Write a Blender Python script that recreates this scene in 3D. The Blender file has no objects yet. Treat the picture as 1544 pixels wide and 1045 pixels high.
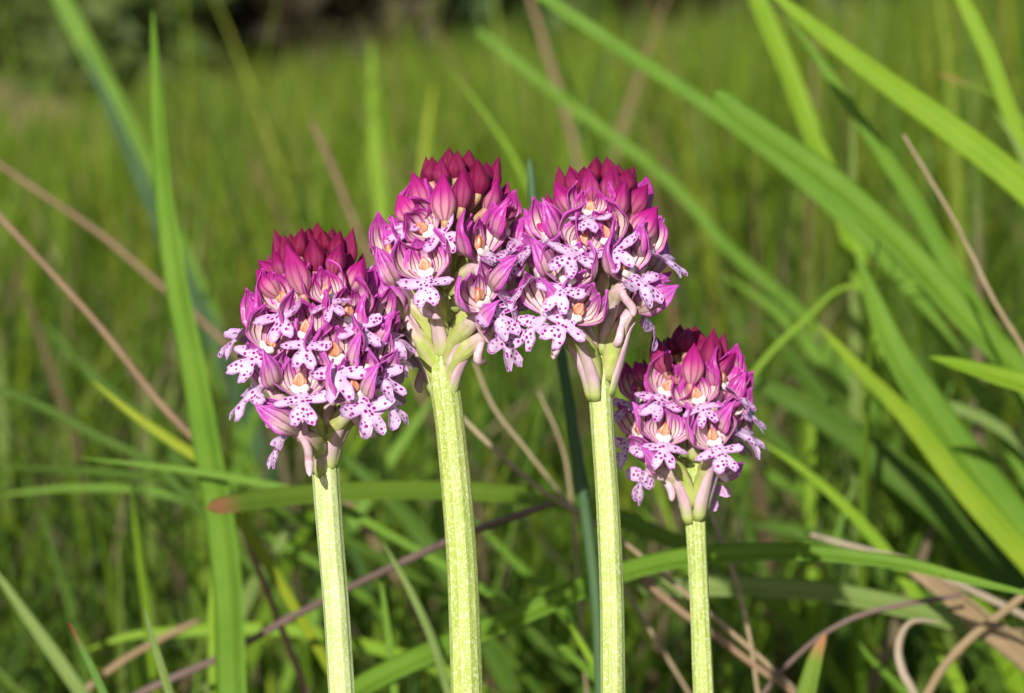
import bpy, math, random
import numpy as np
from mathutils import Vector, Matrix
from mathutils.geometry import delaunay_2d_cdt

random.seed(7)
rng = np.random.default_rng(11)
SC = bpy.context.scene
COL = SC.collection
R = math.radians

# ------------------------------------------------------------------ camera
CAM_H, PITCH, D0, FRAME = 0.28, R(-7.5), 0.32, 0.135
cam_d = bpy.data.cameras.new('camera')
cam = bpy.data.objects.new('camera', cam_d)
COL.objects.link(cam)
cam.location = (0, 0, CAM_H)
cam.rotation_euler = (R(90) + PITCH, 0, 0)
cam_d.sensor_width = 36
cam_d.lens = 36 * D0 / FRAME
cam_d.clip_start, cam_d.clip_end = 0.01, 600
cam_d.dof.use_dof = True
cam_d.dof.focus_distance = 0.313
cam_d.dof.aperture_fstop = 28
SC.camera = cam

# ------------------------------------------------------------------ light
SUN_EL, SUN_AZ = R(24), R(-14)          # behind the camera, a little to its left
w = bpy.data.worlds.new('World'); SC.world = w; w.use_nodes = True
nt = w.node_tree
sky = nt.nodes.new('ShaderNodeTexSky'); sky.sky_type = 'NISHITA'; sky.sun_disc = False
sun_dir = Vector((math.sin(SUN_AZ) * math.cos(SUN_EL), -math.cos(SUN_AZ) * math.cos(SUN_EL), math.sin(SUN_EL)))
sky.sun_elevation = SUN_EL
sky.sun_rotation = math.atan2(sun_dir.x, sun_dir.y)
bg = nt.nodes['Background']; bg.inputs['Strength'].default_value = 0.09
nt.links.new(sky.outputs[0], bg.inputs[0])
sun_d = bpy.data.lights.new('sun', 'SUN'); sun_d.energy = 5.0; sun_d.angle = R(0.6); sun_d.color = (1, .965, .91)
sun = bpy.data.objects.new('sun', sun_d); COL.objects.link(sun)
sun.rotation_euler = sun_dir.to_track_quat('Z', 'Y').to_euler()
sun.location = (-1, -2, 3)
vs = SC.view_settings
vs.view_transform = 'Standard'; vs.look = 'None'; vs.exposure = 0.1; vs.gamma = 1
SC.cycles.use_denoising = True
SC.cycles.max_bounces = 4; SC.cycles.transparent_max_bounces = 4
SC.cycles.sample_clamp_indirect = 4

# ------------------------------------------------------------------ helpers
CP, SP = math.cos(PITCH), math.sin(PITCH)
def P(px, py, d):
    """a direction through pixel (px,py) of the 1544x1045 photograph, taken to depth d"""
    k = FRAME / D0 * d / 1544
    x, u = (px - 772) * k, (522.5 - py) * k
    return Vector((x, d * CP - u * SP, CAM_H + d * SP + u * CP))

def mesh(name, verts, faces, uvs=None, attrs=None, smooth=True, cols=None):
    me = bpy.data.meshes.new(name)
    me.from_pydata([tuple(v) for v in verts], [], [tuple(f) for f in faces])
    if uvs is not None:
        uv = me.uv_layers.new(name='UVMap')
        li = np.empty(len(me.loops), dtype=np.int32); me.loops.foreach_get('vertex_index', li)
        uv.data.foreach_set('uv', np.asarray(uvs, dtype=np.float32)[li].ravel())
    for k, v in (attrs or {}).items():
        a = me.attributes.new(k, 'FLOAT', 'POINT'); a.data.foreach_set('value', np.asarray(v, dtype=np.float32))
    if cols is not None:
        a = me.color_attributes.new('tint', 'FLOAT_COLOR', 'POINT')
        c = np.ones((len(verts), 4), dtype=np.float32); c[:, :3] = cols
        a.data.foreach_set('color', c.ravel())
    if smooth: me.polygons.foreach_set('use_smooth', np.ones(len(me.polygons), dtype=bool))
    me.update()
    return me

def obj(name, me, mat=None, parent=None, mw=None, color=None):
    o = bpy.data.objects.new(name, me); COL.objects.link(o)
    if me is not None and mat is not None and not me.materials: me.materials.append(mat)
    if parent is not None: o.parent = parent
    if mw is not None: o.matrix_local = mw
    if color is not None: o.color = color
    return o

def tag(o, label=None, cat=None, group=None, kind=None):
    for k, v in (('label', label), ('category', cat), ('group', group), ('kind', kind)):
        if v: o[k] = v
    return o

def smooth_path(pts, n):
    """Catmull-Rom through rows of pts, n samples"""
    p = np.asarray(pts, dtype=float)
    p = np.vstack([2 * p[0] - p[1], p, 2 * p[-1] - p[-2]])
    t = np.linspace(0, len(p) - 3 - 1e-6, n); i = t.astype(int); f = (t - i)[:, None]
    a, b, c, d = p[i], p[i + 1], p[i + 2], p[i + 3]
    return .5 * (2 * b + (c - a) * f + (2 * a - 5 * b + 4 * c - d) * f**2 + (3 * b - a - 3 * c + d) * f**3)

def grid_faces(nu, nv, closed_v=False, off=0):
    f = []
    for i in range(nu - 1):
        for j in range(nv if closed_v else nv - 1):
            k = (j + 1) % nv
            f.append((off + i * nv + j, off + i * nv + k, off + (i + 1) * nv + k, off + (i + 1) * nv + j))
    return f

# ---- node helpers
class NT:
    def __init__(s, name):
        s.m = bpy.data.materials.new(name); s.m.use_nodes = True
        s.t = s.m.node_tree; s.t.nodes.clear()
    def n(s, typ, **kw):
        nd = s.t.nodes.new(typ)
        for k, v in kw.items(): setattr(nd, k, v)
        return nd
    def put(s, sock, v):
        if hasattr(v, 'links'): s.t.links.new(v, sock)
        elif isinstance(v, (tuple, list)) and sock.type == 'RGBA': sock.default_value = tuple(v) + ((1,) if len(v) == 3 else ())
        else: sock.default_value = v
    def ma(s, op, a, b=0.0, c=0.0, clamp=False):
        nd = s.n('ShaderNodeMath', operation=op, use_clamp=clamp)
        for i, v in enumerate((a, b, c)): s.put(nd.inputs[i], v)
        return nd.outputs[0]
    def mix(s, f, a, b, bt='MIX'):
        nd = s.n('ShaderNodeMix', data_type='RGBA', blend_type=bt); nd.clamp_factor = True
        s.put(nd.inputs[0], f); s.put(nd.inputs[6], a); s.put(nd.inputs[7], b)
        return nd.outputs[2]
    def ss(s, v, a, b):
        nd = s.n('ShaderNodeMapRange', interpolation_type='SMOOTHSTEP')
        s.put(nd.inputs[0], v); nd.inputs[1].default_value = a; nd.inputs[2].default_value = b
        return nd.outputs[0]
    def uv(s):
        sp = s.n('ShaderNodeSeparateXYZ'); u = s.n('ShaderNodeUVMap', uv_map='UVMap')
        s.t.links.new(u.outputs[0], sp.inputs[0]); return sp.outputs[0], sp.outputs[1], u.outputs[0]
    def attr(s, name): return s.n('ShaderNodeAttribute', attribute_name=name)
    def obcol(s):
        oi = s.n('ShaderNodeObjectInfo'); sp = s.n('ShaderNodeSeparateColor')
        s.t.links.new(oi.outputs['Color'], sp.inputs[0]); return sp.outputs[0], sp.outputs[1], oi.outputs['Random']
    def coord(s): return s.n('ShaderNodeTexCoord').outputs['Object']
    def noise(s, scale, vec=None, detail=3, rough=.55):
        nd = s.n('ShaderNodeTexNoise'); nd.inputs['Scale'].default_value = scale
        nd.inputs['Detail'].default_value = detail; nd.inputs['Roughness'].default_value = rough
        if vec is not None: s.t.links.new(vec, nd.inputs['Vector'])
        return nd.outputs[0]
    def vmul(s, vec, v):
        nd = s.n('ShaderNodeVectorMath', operation='MULTIPLY'); s.t.links.new(vec, nd.inputs[0]); nd.inputs[1].default_value = v
        return nd.outputs[0]
    def bump(s, h, strength, dist):
        nd = s.n('ShaderNodeBump'); nd.inputs['Strength'].default_value = strength; nd.inputs['Distance'].default_value = dist
        s.t.links.new(h, nd.inputs['Height']); return nd.outputs[0]
    def out(s, col, rough=.5, spec=.4, trans=0.0, tcol=None, normal=None, sheen=0, sss=0):
        p = s.n('ShaderNodeBsdfPrincipled')
        s.put(p.inputs['Base Color'], col); s.put(p.inputs['Roughness'], rough); s.put(p.inputs['Specular IOR Level'], spec)
        if sheen: p.inputs['Sheen Weight'].default_value = sheen
        if normal is not None: s.t.links.new(normal, p.inputs['Normal'])
        o = s.n('ShaderNodeOutputMaterial'); sh = p.outputs[0]
        if trans:
            t = s.n('ShaderNodeBsdfTranslucent'); s.put(t.inputs[0], tcol if tcol is not None else col)
            mx = s.n('ShaderNodeMixShader'); mx.inputs[0].default_value = trans
            s.t.links.new(sh, mx.inputs[1]); s.t.links.new(t.outputs[0], mx.inputs[2]); sh = mx.outputs[0]
        s.t.links.new(sh, o.inputs[0]); return s.m

# ------------------------------------------------------------------ materials
def m_sepal():
    s = NT('sepal'); u, v, uvv = s.uv(); side = s.attr('side').outputs['Fac']; stage, g, rnd = s.obcol()
    c = s.ma('MULTIPLY_ADD', u, 2, -1)
    co = s.coord(); nz = s.noise(900, co)
    wob = s.ma('MULTIPLY_ADD', s.noise(420, co), .22, -.11)
    cc = s.ma('ADD', c, wob)
    vein = s.ma('ABSOLUTE', s.ma('SINE', s.ma('MULTIPLY', cc, 1.75 * math.pi)))
    veinm = s.ma('SUBTRACT', 1.0, s.ss(vein, .26, .46))
    veinm = s.ma('MULTIPLY', veinm, s.ma('MULTIPLY', s.ss(v, .04, .2), s.ma('SUBTRACT', 1.0, s.ss(v, .66, .92))))
    edge = s.ma('ABSOLUTE', c)
    # how magenta it is: rim, tip and upper flowers
    mag = s.ma('ADD', s.ma('MULTIPLY', s.ss(edge, .55, 1.0), .85), s.ma('MULTIPLY', s.ss(v, .42, .85), .95))
    mag_o = s.ma('ADD', mag, s.ma('MULTIPLY_ADD', stage, .7, .10), clamp=True)
    mag_i = s.ma('ADD', mag, s.ma('MULTIPLY', stage, .2), clamp=True)
    magc = s.mix(stage, (.66, .12, .58), (.60, .018, .36))
    pale_i = s.mix(s.ss(nz, .35, .65), (.84, .70, .58), (.84, .58, .66))
    pale_o = s.mix(s.ss(v, .05, .55), (.62, .57, .32), (.74, .50, .50))
    ci = s.mix(mag_i, pale_i, magc); ci = s.mix(s.ma('MULTIPLY', veinm, .92), ci, (.16, .008, .045))
    com = s.mix(mag_o, pale_o, magc); com = s.mix(s.ma('MULTIPLY', veinm, .62), com, (.26, .01, .10))
    col = s.mix(side, ci, com)
    col = s.mix(s.ma('MULTIPLY', s.ss(nz, .45, .75), .14), col, (.85, .45, .8))
    nf = s.noise(4200, co, 2)
    nb = s.bump(s.ma('ADD', s.ma('ADD', s.ma('MULTIPLY', nz, .6), s.ma('MULTIPLY', nf, .8)), s.ma('MULTIPLY', vein, .5)), .5, .00012)
    return s.out(col, .36, .5, .30, normal=nb)
def m_bud():
    s = NT('bud'); u, v, uvv = s.uv(); stage, g, rnd = s.obcol(); co = s.coord(); nz = s.noise(700, co)
    c = s.ma('ADD', u, s.ma('MULTIPLY_ADD', nz, .03, -.015))
    vein = s.ma('ABSOLUTE', s.ma('SINE', s.ma('MULTIPLY', c, 9 * math.pi)))
    vm = s.ma('MULTIPLY', s.ma('SUBTRACT', 1.0, s.ss(vein, .1, .45)), s.ma('SUBTRACT', 1.0, s.ss(v, .55, .85)))
    body = s.mix(stage, (.20, .003, .036), (.60, .025, .32))
    tip = s.mix(stage, (.16, .002, .03), (.48, .008, .22))
    pale = s.mix(stage, (.36, .05, .12), (.82, .60, .50))
    col = s.mix(s.ss(v, .5, .95), body, tip)
    k = s.ma('MULTIPLY', s.ma('SUBTRACT', 1.0, s.ss(v, .05, .62)), s.ma('MULTIPLY_ADD', stage, .9, .08))
    k = s.ma('MULTIPLY', k, s.ma('MULTIPLY_ADD', s.ss(vein, .2, .8), .6, .4))
    col = s.mix(k, col, pale)
    col = s.mix(s.ma('MULTIPLY', vm, .5), col, (.16, .004, .05))
    col = s.mix(s.ma('MULTIPLY', s.ss(nz, .5, .8), .10), col, (.75, .12, .45))
    nb = s.bump(s.ma('ADD', nz, s.ma('MULTIPLY', vein, .35)), .5, .00012)
    return s.out(col, .45, .25, .10, normal=nb)
def m_lip():
    s = NT('lip'); u, v, uvv = s.uv(); side = s.attr('side').outputs['Fac']; ed = s.attr('rim').outputs['Fac']; stage, g, rnd = s.obcol()
    co = s.coord(); nz = s.noise(800, co)
    vo = s.n('ShaderNodeTexVoronoi'); vo.inputs['Scale'].default_value = 1.5; vo.inputs['Randomness'].default_value = .6
    ad = s.n('ShaderNodeVectorMath', operation='ADD'); s.t.links.new(uvv, ad.inputs[0])
    cb = s.n('ShaderNodeCombineXYZ'); s.t.links.new(s.ma('MULTIPLY', rnd, 40), cb.inputs[0]); s.t.links.new(s.ma('MULTIPLY', rnd, 17), cb.inputs[1])
    s.t.links.new(cb.outputs[0], ad.inputs[1]); s.t.links.new(ad.outputs[0], vo.inputs['Vector'])
    r = s.ma('ADD', vo.outputs['Distance'], s.ma('MULTIPLY_ADD', nz, .16, -.08))
    dot = s.ma('SUBTRACT', 1.0, s.ss(r, .32, .43))
    dot = s.ma('MULTIPLY', dot, s.ss(ed, .10, .22))
    dot = s.ma('MULTIPLY', dot, s.ma('SUBTRACT', 1.0, s.ma('MULTIPLY', side, .85)))
    base = s.mix(stage, (.86, .66, .87), (.78, .38, .72))
    rim = s.mix(s.ma('SUBTRACT', 1.0, s.ss(ed, .0, .55)), base, s.mix(stage, (.76, .38, .78), (.68, .16, .56)))
    rim = s.mix(s.ma('MULTIPLY', s.ss(nz, .45, .7), .35), rim, (.94, .86, .95))
    und = s.mix(s.ss(nz, .3, .7), (.78, .42, .76), (.86, .60, .86))
    col = s.mix(side, rim, und)
    col = s.mix(dot, col, (.36, .005, .25))
    nf = s.noise(4200, co, 2)
    return s.out(col, .36, .5, .30, normal=s.bump(s.ma('ADD', nz, nf), .4, .00010))
def simple(name, c1, c2, scale, rough=.45, spec=.45, trans=0, c3=None, bs=.5, bd=.0001):
    s = NT(name); co = s.coord(); nz = s.noise(scale, co); col = s.mix(s.ss(nz, .35, .68), c1, c2)
    if c3 is not None:
        u, v, _ = s.uv(); col = s.mix(s.ss(v, c3[1], c3[2]), col, c3[0])
    return s.out(col, rough, spec, trans, normal=s.bump(nz, bs, bd))
def m_stem():
    s = NT('stem'); u, v, uvv = s.uv(); stage, g, rnd = s.obcol(); co = s.coord()
    st = s.vmul(co, (1, 1, .05)); fine = s.noise(2600, co, 2); long = s.noise(900, st, 3); big = s.noise(60, st, 2)
    vo = s.n('ShaderNodeTexVoronoi'); vo.inputs['Scale'].default_value = 6000; s.t.links.new(s.vmul(co, (1, 1, .6)), vo.inputs['Vector'])
    cell = s.n('ShaderNodeSeparateColor'); s.t.links.new(vo.outputs['Color'], cell.inputs[0])
    gl = s.ss(cell.outputs[0], .6, .9)
    a = s.mix(stage, (.32, .42, .06), (.42, .52, .17)); b = s.mix(stage, (.44, .52, .10), (.56, .65, .28))
    col = s.mix(s.ss(s.ma('ADD', s.ma('MULTIPLY', long, .6), s.ma('MULTIPLY', big, .4)), .38, .62), a, b)
    ridge = s.ma('ABSOLUTE', s.ma('SINE', s.ma('MULTIPLY', u, 11 * math.pi)))
    col = s.mix(s.ma('MULTIPLY', s.ma('SUBTRACT', 1.0, s.ss(ridge, .0, .22)), .55), col, (.78, .82, .42))
    col = s.mix(s.ma('MULTIPLY', gl, .42), col, (.84, .90, .58))  # glitter of the stem skin painted into the colour as pale cells
    h = s.ma('ADD', s.ma('MULTIPLY', cell.outputs[1], .6), s.ma('ADD', fine, s.ma('MULTIPLY', ridge, -.6)))
    return s.out(col, .34, .5, 0, normal=s.bump(h, .6, .00010))
def m_ovary():
    s = NT('ovary'); u, v, uvv = s.uv(); co = s.coord(); nz = s.noise(900, co)
    tw = s.ma('ABSOLUTE', s.ma('SINE', s.ma('MULTIPLY', s.ma('ADD', u, s.ma('MULTIPLY', v, .5)), 6 * math.pi)))
    g = s.mix(s.ss(nz, .35, .65), (.40, .50, .09), (.48, .56, .14))
    p = s.mix(s.ss(nz, .35, .65), (.70, .42, .48), (.80, .60, .62))
    col = s.mix(s.ss(v, .45, .9), g, p); col = s.mix(s.ma('MULTIPLY', s.ss(tw, .7, 1.0), .35), col, (.66, .36, .42))
    return s.out(col, .4, .45, .08, normal=s.bump(s.ma('ADD', nz, tw), .4, .00015))
def m_bract():
    s = NT('bract'); u, v, uvv = s.uv(); co = s.coord(); nz = s.noise(700, s.vmul(co, (1, 1, .4)))
    col = s.mix(s.ss(nz, .35, .65), (.70, .44, .54), (.82, .60, .64))
    c = s.ma('ABSOLUTE', s.ma('MULTIPLY_ADD', u, 2, -1))
    col = s.mix(s.ma('MULTIPLY', s.ma('SUBTRACT', 1.0, s.ss(c, .02, .3)), .45), col, (.50, .58, .22))
    col = s.mix(s.ma('SUBTRACT', 1.0, s.ss(v, .02, .28)), col, (.52, .62, .16))
    col = s.mix(s.ss(v, .7, 1), col, (.60, .26, .42))
    return s.out(col, .42, .4, .2, normal=s.bump(nz, .4, .0001))
def m_anther():
    s = NT('anther'); u, v, uvv = s.uv(); co = s.coord(); nz = s.noise(2400, s.vmul(co, (1, 1, .22)))
    col = s.mix(s.ss(nz, .38, .62), (.68, .17, .07), (.92, .60, .40))
    col = s.mix(s.ma('MULTIPLY', s.ss(v, .6, .95), .7), col, (.55, .12, .10))
    return s.out(col, .35, .5, .15, normal=s.bump(nz, .5, .0001))
def m_grass():
    s = NT('grass'); t = s.attr('tint').outputs['Color']; co = s.coord()
    nz = s.noise(35, co, 2)
    col = s.mix(s.ma('MULTIPLY', s.ss(nz, .3, .7), .35), t, s.mix(1.0, t, (.7, .8, .6), 'MULTIPLY'))
    return s.out(col, .5, .22, .38, tcol=s.mix(1.0, col, (1.25, 1.3, .5), 'MULTIPLY'))
def m_blade(name, c1, c2, tip=None, rough=.42, trans=.35):
    s = NT(name); u, v, uvv = s.uv(); co = s.coord(); stage, g, rnd = s.obcol()
    st = s.n('ShaderNodeCombineXYZ'); s.t.links.new(s.ma('MULTIPLY', u, 22), st.inputs[0]); s.t.links.new(s.ma('MULTIPLY', v, 2.5), st.inputs[1]); s.t.links.new(s.ma('MULTIPLY', rnd, 50), st.inputs[2])
    stripe = s.noise(1.0, st.outputs[0], 3); blot = s.noise(90, co, 3)
    col = s.mix(s.ss(s.ma('ADD', s.ma('MULTIPLY', stripe, .6), s.ma('MULTIPLY', blot, .4)), .36, .64), c1, c2)
    mid = s.ma('ABSOLUTE', s.ma('MULTIPLY_ADD', u, 2, -1))
    col = s.mix(s.ma('MULTIPLY', s.ma('SUBTRACT', 1.0, s.ss(mid, .0, .14)), .3), col, s.mix(1.0, c2, (1.5, 1.4, 1.3), 'MULTIPLY'))
    spot = s.noise(420, co, 2)
    col = s.mix(s.ma('MULTIPLY', s.ss(spot, .66, .8), .4), col, (.16, .11, .04))
    if tip: col = s.mix(s.ma('SUBTRACT', 1.0, s.ss(v, tip[1], tip[2])), col, tip[0])
    return s.out(col, rough + .08, .2, trans, normal=s.bump(stripe, .3, .0002))

M = dict(sepal=m_sepal(), bud=m_bud(), lip=m_lip(), stem=m_stem(), ovary=m_ovary(), bract=m_bract(), anther=m_anther(), grass=m_grass(),
         spur=simple('spur', (.74, .44, .52), (.84, .62, .66), 900, trans=.15),
         budstalk=simple('bud_stalk', (.42, .30, .12), (.50, .16, .20), 500),
         column=simple('column', (.82, .73, .69), (.90, .85, .80), 1200, .3, .5, .2))

# ------------------------------------------------------------------ ground
def make_ground():
    s = NT('soil'); co = s.coord(); n1 = s.noise(14, co, 6); n2 = s.noise(160, co, 4)
    c = s.mix(s.ss(n1, .35, .65), (.030, .022, .012), (.035, .045, .012)); c = s.mix(s.ss(n2, .5, .75), c, (.11, .085, .045))
    mat = s.out(c, .9, .1, normal=s.bump(n2, .8, .01))
    v = []; xs = np.concatenate([-np.geomspace(300, .5, 12), np.linspace(-.4, .4, 9), np.geomspace(.5, 300, 12)])
    for y in xs:
        for x in xs:
            v.append((x, y + 2, .012 * math.sin(x * 3 + 1) * math.sin(y * 2.3) if abs(x) < 20 and abs(y) < 20 else 0))
    o = obj('ground', mesh('ground', v, grid_faces(len(xs), len(xs))), mat); tag(o, kind='structure', label='dark soil under the meadow grass', cat='ground')
make_ground()

# ------------------------------------------------------------------ orchid meshes (millimetres, local frame: x right, -y forward, z up)
MM = .001
def interp(s, tab):
    xs, ys = zip(*tab); return np.interp(s, xs, ys)
def shell(points_in, thick, nu, nv, name):
    """two-layer sheet from an (nu,nv,3) grid, closed along its rim"""
    p = np.asarray(points_in)
    du = np.gradient(p, axis=0); dv = np.gradient(p, axis=1); nrm = np.cross(du, dv)
    nrm /= np.maximum(np.linalg.norm(nrm, axis=2, keepdims=True), 1e-9)
    q = p + nrm * thick
    uu, vv = np.meshgrid(np.linspace(0, 1, nv), np.linspace(0, 1, nu))
    verts = np.vstack([p.reshape(-1, 3), q.reshape(-1, 3)]) * MM
    uvs = np.tile(np.stack([uu.ravel(), vv.ravel()], 1), (2, 1))
    side = np.r_[np.zeros(nu * nv), np.ones(nu * nv)]
    N = nu * nv
    f = [tuple(reversed(x)) for x in grid_faces(nu, nv)] + grid_faces(nu, nv, off=N)
    rim = [j for j in range(nv)] + [i * nv + nv - 1 for i in range(1, nu)] + [(nu - 1) * nv + j for j in range(nv - 2, -1, -1)] + [i * nv for i in range(nu - 2, 0, -1)]
    for a, b in zip(rim, rim[1:] + rim[:1]): f.append((a, b, b + N, a + N))
    return mesh(name, verts, f, uvs, {'side': side})

RPROF = [(0, .45), (.08, 1.1), (.18, 1.95), (.32, 2.75), (.5, 3.05), (.66, 2.95), (.8, 2.6), (.92, 2.2), (1, 2.05)]
def sm_prof(s, tab):
    s = np.asarray(s); return (interp(np.clip(s - .04, 0, 1), tab) + 2 * interp(s, tab) + interp(np.clip(s + .04, 0, 1), tab)) / 4
def sepal_mesh(phi0, half, rad, H, flare, lean, rs, kind):
    nu, nv = 26, 15
    s = np.linspace(0, 1, nu)[:, None]; c = np.linspace(-1, 1, nv)[None, :]
    tw = interp(s, [(0, .55), (.15, .85), (.4, 1), (.6, .93), (.78, .66), (.9, .34), (.97, .12), (1, .03)])
    a = rs.uniform(0, 6, 4)
    phi = R(phi0) + c * R(half) * tw + .05 * np.sin(5 * s + a[0])
    r = sm_prof(s, RPROF) * rad
    r = r * (1 + .05 * np.sin(14 * s + a[3]) * np.abs(c)**3 + .06 * np.sin(7 * s + a[1]) * c + .05 * np.sin(9 * c + a[2]) * s) + flare * np.clip(s - .62, 0, 1)**2 * 9
    # rim curls outward
    r = r + .30 * np.abs(c)**5 * np.sin(np.pi * np.clip(s, .0, .9)) * rs.uniform(.3, 1.3)
    x = 1.06 * r * np.sin(phi); y = .30 + .62 * r * np.cos(phi)
    z = -.35 + H * (.12 * s + .88 * s**1.12) + 0 * c + .12 * np.sin(6 * c + a[3]) * s
    y = y - lean * s**2 * 1.0
    if kind == 'dorsal': y = y - .9 * np.clip(s - .6, 0, 1)**1.3 * 2.0
    return shell(np.stack([x, y, z], 2), .11, nu, nv, 'sepal' if kind != 'petal' else 'petal')

def lip_outline(rs, n=190):
    """three broad lobes, the middle one cleft: union of ellipses seen from the lip's centre"""
    u = lambda a: rs.uniform(-a, a)
    E = [((0, .35), (0, 1), 1.3, 1.05), ((0, 2.2), (0, 1), 1.7, .98)]
    for sg in (-1, 1):
        E.append(((sg * (2.3 + u(.15)), 1.35 + u(.15)), (sg, .22 + u(.22)), 1.6 + u(.12), .98 + u(.12)))
        E.append(((sg * (.98 + u(.12)), 3.9 + u(.15)), (sg * (.34 + u(.12)), 1), 1.62 + u(.15), .92 + u(.1)))
    c = np.array([0, 1.7]); th = np.linspace(0, 2 * np.pi, n, endpoint=False) - np.pi / 2; r = np.full(n, .9)
    d = np.stack([np.cos(th), np.sin(th)], 1)
    for (ex, ey), ax, A, Bq in E:
        ax = np.array(ax) / np.hypot(*ax); bx = np.array([-ax[1], ax[0]]); o = c - np.array([ex, ey])
        od, ob, dd, db = o @ ax / A, o @ bx / Bq, d @ ax / A, d @ bx / Bq
        qa, qb, qc = dd**2 + db**2, od * dd + ob * db, od**2 + ob**2 - 1
        disc = qb**2 - qa * qc
        r = np.maximum(r, np.where(disc > 0, (-qb + np.sqrt(np.maximum(disc, 0))) / qa, 0))
    k = np.array([.12, .22, .32, .22, .12]); r = np.convolve(np.r_[r[-4:], r, r[:4]], k, 'same')[4:-4]
    r *= 1 + .02 * np.sin(th * 23 + u(3)) + .02 * np.sin(th * 31 + u(3))
    return c + d * r[:, None]
def lip_mesh(rs):
    out = lip_outline(rs)
    gx, gy = np.meshgrid(np.arange(-4.2, 4.3, .28), np.arange(-1.0, 5.9, .28))
    pts = np.stack([gx.ravel() + (np.arange(gx.size) % 2) * .1, gy.ravel()], 1)
    # inside test and rim distance
    def inside(q):
        ins = np.zeros(len(q), bool); a = out; b = np.roll(out, -1, 0)
        for (x1, y1), (x2, y2) in zip(a, b):
            cnd = ((y1 > q[:, 1]) != (y2 > q[:, 1])); ins ^= cnd & (q[:, 0] < (x2 - x1) * (q[:, 1] - y1) / (y2 - y1 + 1e-12) + x1)
        return ins
    dist = lambda q: np.min(np.linalg.norm(q[:, None] - out[None], axis=2), axis=1)
    pts = pts[inside(pts)]; pts = pts[dist(pts) > .12]
    allp = np.vstack([out, pts])
    n = len(out)
    r = delaunay_2d_cdt([Vector(p) for p in allp], [(i, (i + 1) % n) for i in range(n)], [], 1, 1e-5)
    v2 = np.array([tuple(v) for v in r[0]]); tri = [tuple(f) for f in r[2]]
    a0, a1 = R(rs.uniform(20, 40)), R(rs.uniform(55, 82))
    yy = np.linspace(-.6, 6, 80); th = a0 + (a1 - a0) * np.clip(yy, 0, 5.4) / 5.4
    fw = np.cumsum(np.cos(th)) * (yy[1] - yy[0]); dn = np.cumsum(np.sin(th)) * (yy[1] - yy[0])
    fw -= np.interp(0, yy, fw); dn -= np.interp(0, yy, dn)
    X, Y = v2[:, 0], v2[:, 1]
    F, D = np.interp(Y, yy, fw), np.interp(Y, yy, dn)
    T = np.interp(Y, yy, th)
    b1, b2, b3 = rs.uniform(-.10, .10), rs.uniform(-.10, .10), rs.uniform(-.2, .2)
    bend = np.where(X > 0, b1, b2) * X**2 - .22 * np.exp(-(X / .6)**2) * np.clip(Y, 0, 1) + .10 * np.sin(2.1 * Y + X * 1.3 + rs.uniform(0, 6)) + b3 * X * Y * .2
    bend += .05 * np.clip(Y - 3.2, 0, 3)**2 * rs.uniform(-1, 1.2) * np.abs(X)
    x = X; y = -1.05 - F + np.sin(T) * bend; z = .15 - D - np.cos(T) * bend
    top = np.stack([x, y, z], 1); nr = np.stack([0 * T, -np.sin(T), np.cos(T)], 1)
    bot = top - nr * .07
    N = len(v2)
    rimd = dist(v2); rimd[rimd < .02] = 0
    f = []
    for t in tri:
        t = t if (v2[t[1]] - v2[t[0]])[0] * (v2[t[2]] - v2[t[0]])[1] - (v2[t[1]] - v2[t[0]])[1] * (v2[t[2]] - v2[t[0]])[0] < 0 else t[::-1]
        f.append(t); f.append(tuple(i + N for i in reversed(t)))
    for i in range(n):
        j = (i + 1) % n; f.append((i, i + N, j + N, j))
    return mesh('lip', np.vstack([top, bot]) * MM, f, np.tile(v2, (2, 1)), {'side': np.r_[np.zeros(N), np.ones(N)], 'rim': np.tile(rimd, 2)})

def blob(fn, nu=14, nv=16, name='blob'):
    v, uv = [], []
    for i in range(nu):
        th = math.pi * i / (nu - 1)
        for j in range(nv):
            ph = 2 * math.pi * j / nv
            d = Vector((math.sin(th) * math.cos(ph), math.sin(th) * math.sin(ph), math.cos(th)))
            v.append(Vector(fn(d)) * MM); uv.append((j / nv, 1 - i / (nu - 1)))
    return mesh(name, v, grid_faces(nu, nv, True), uv)
def anther_fn(d):
    g = 1 - .5 * math.exp(-(d.x / .2)**2) * (1 if d.y < 0 else 0) - .22 * math.exp(-((abs(d.x) - .62) / .12)**2)
    return (d.x * .80 * (1.05 - .4 * max(d.z, 0)), .25 + d.y * .55 * g - .12 * d.z, 1.75 + d.z * 1.0 - .25 * abs(d.x))
def column_fn(d):
    l = .45 + .75 * math.exp(-((abs(d.x) - .66) / .34)**2)
    return (d.x * 1.18, -.5 + d.y * .42 * l + .15 * abs(d.x), .72 + d.z * (.52 * l if d.z > 0 else .75) + .12 * abs(d.x))
ANTHER = blob(anther_fn, name='anther'); COLUMN = blob(column_fn, name='column')
ANTHER.materials.append(M['anther']); COLUMN.materials.append(M['column'])

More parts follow.
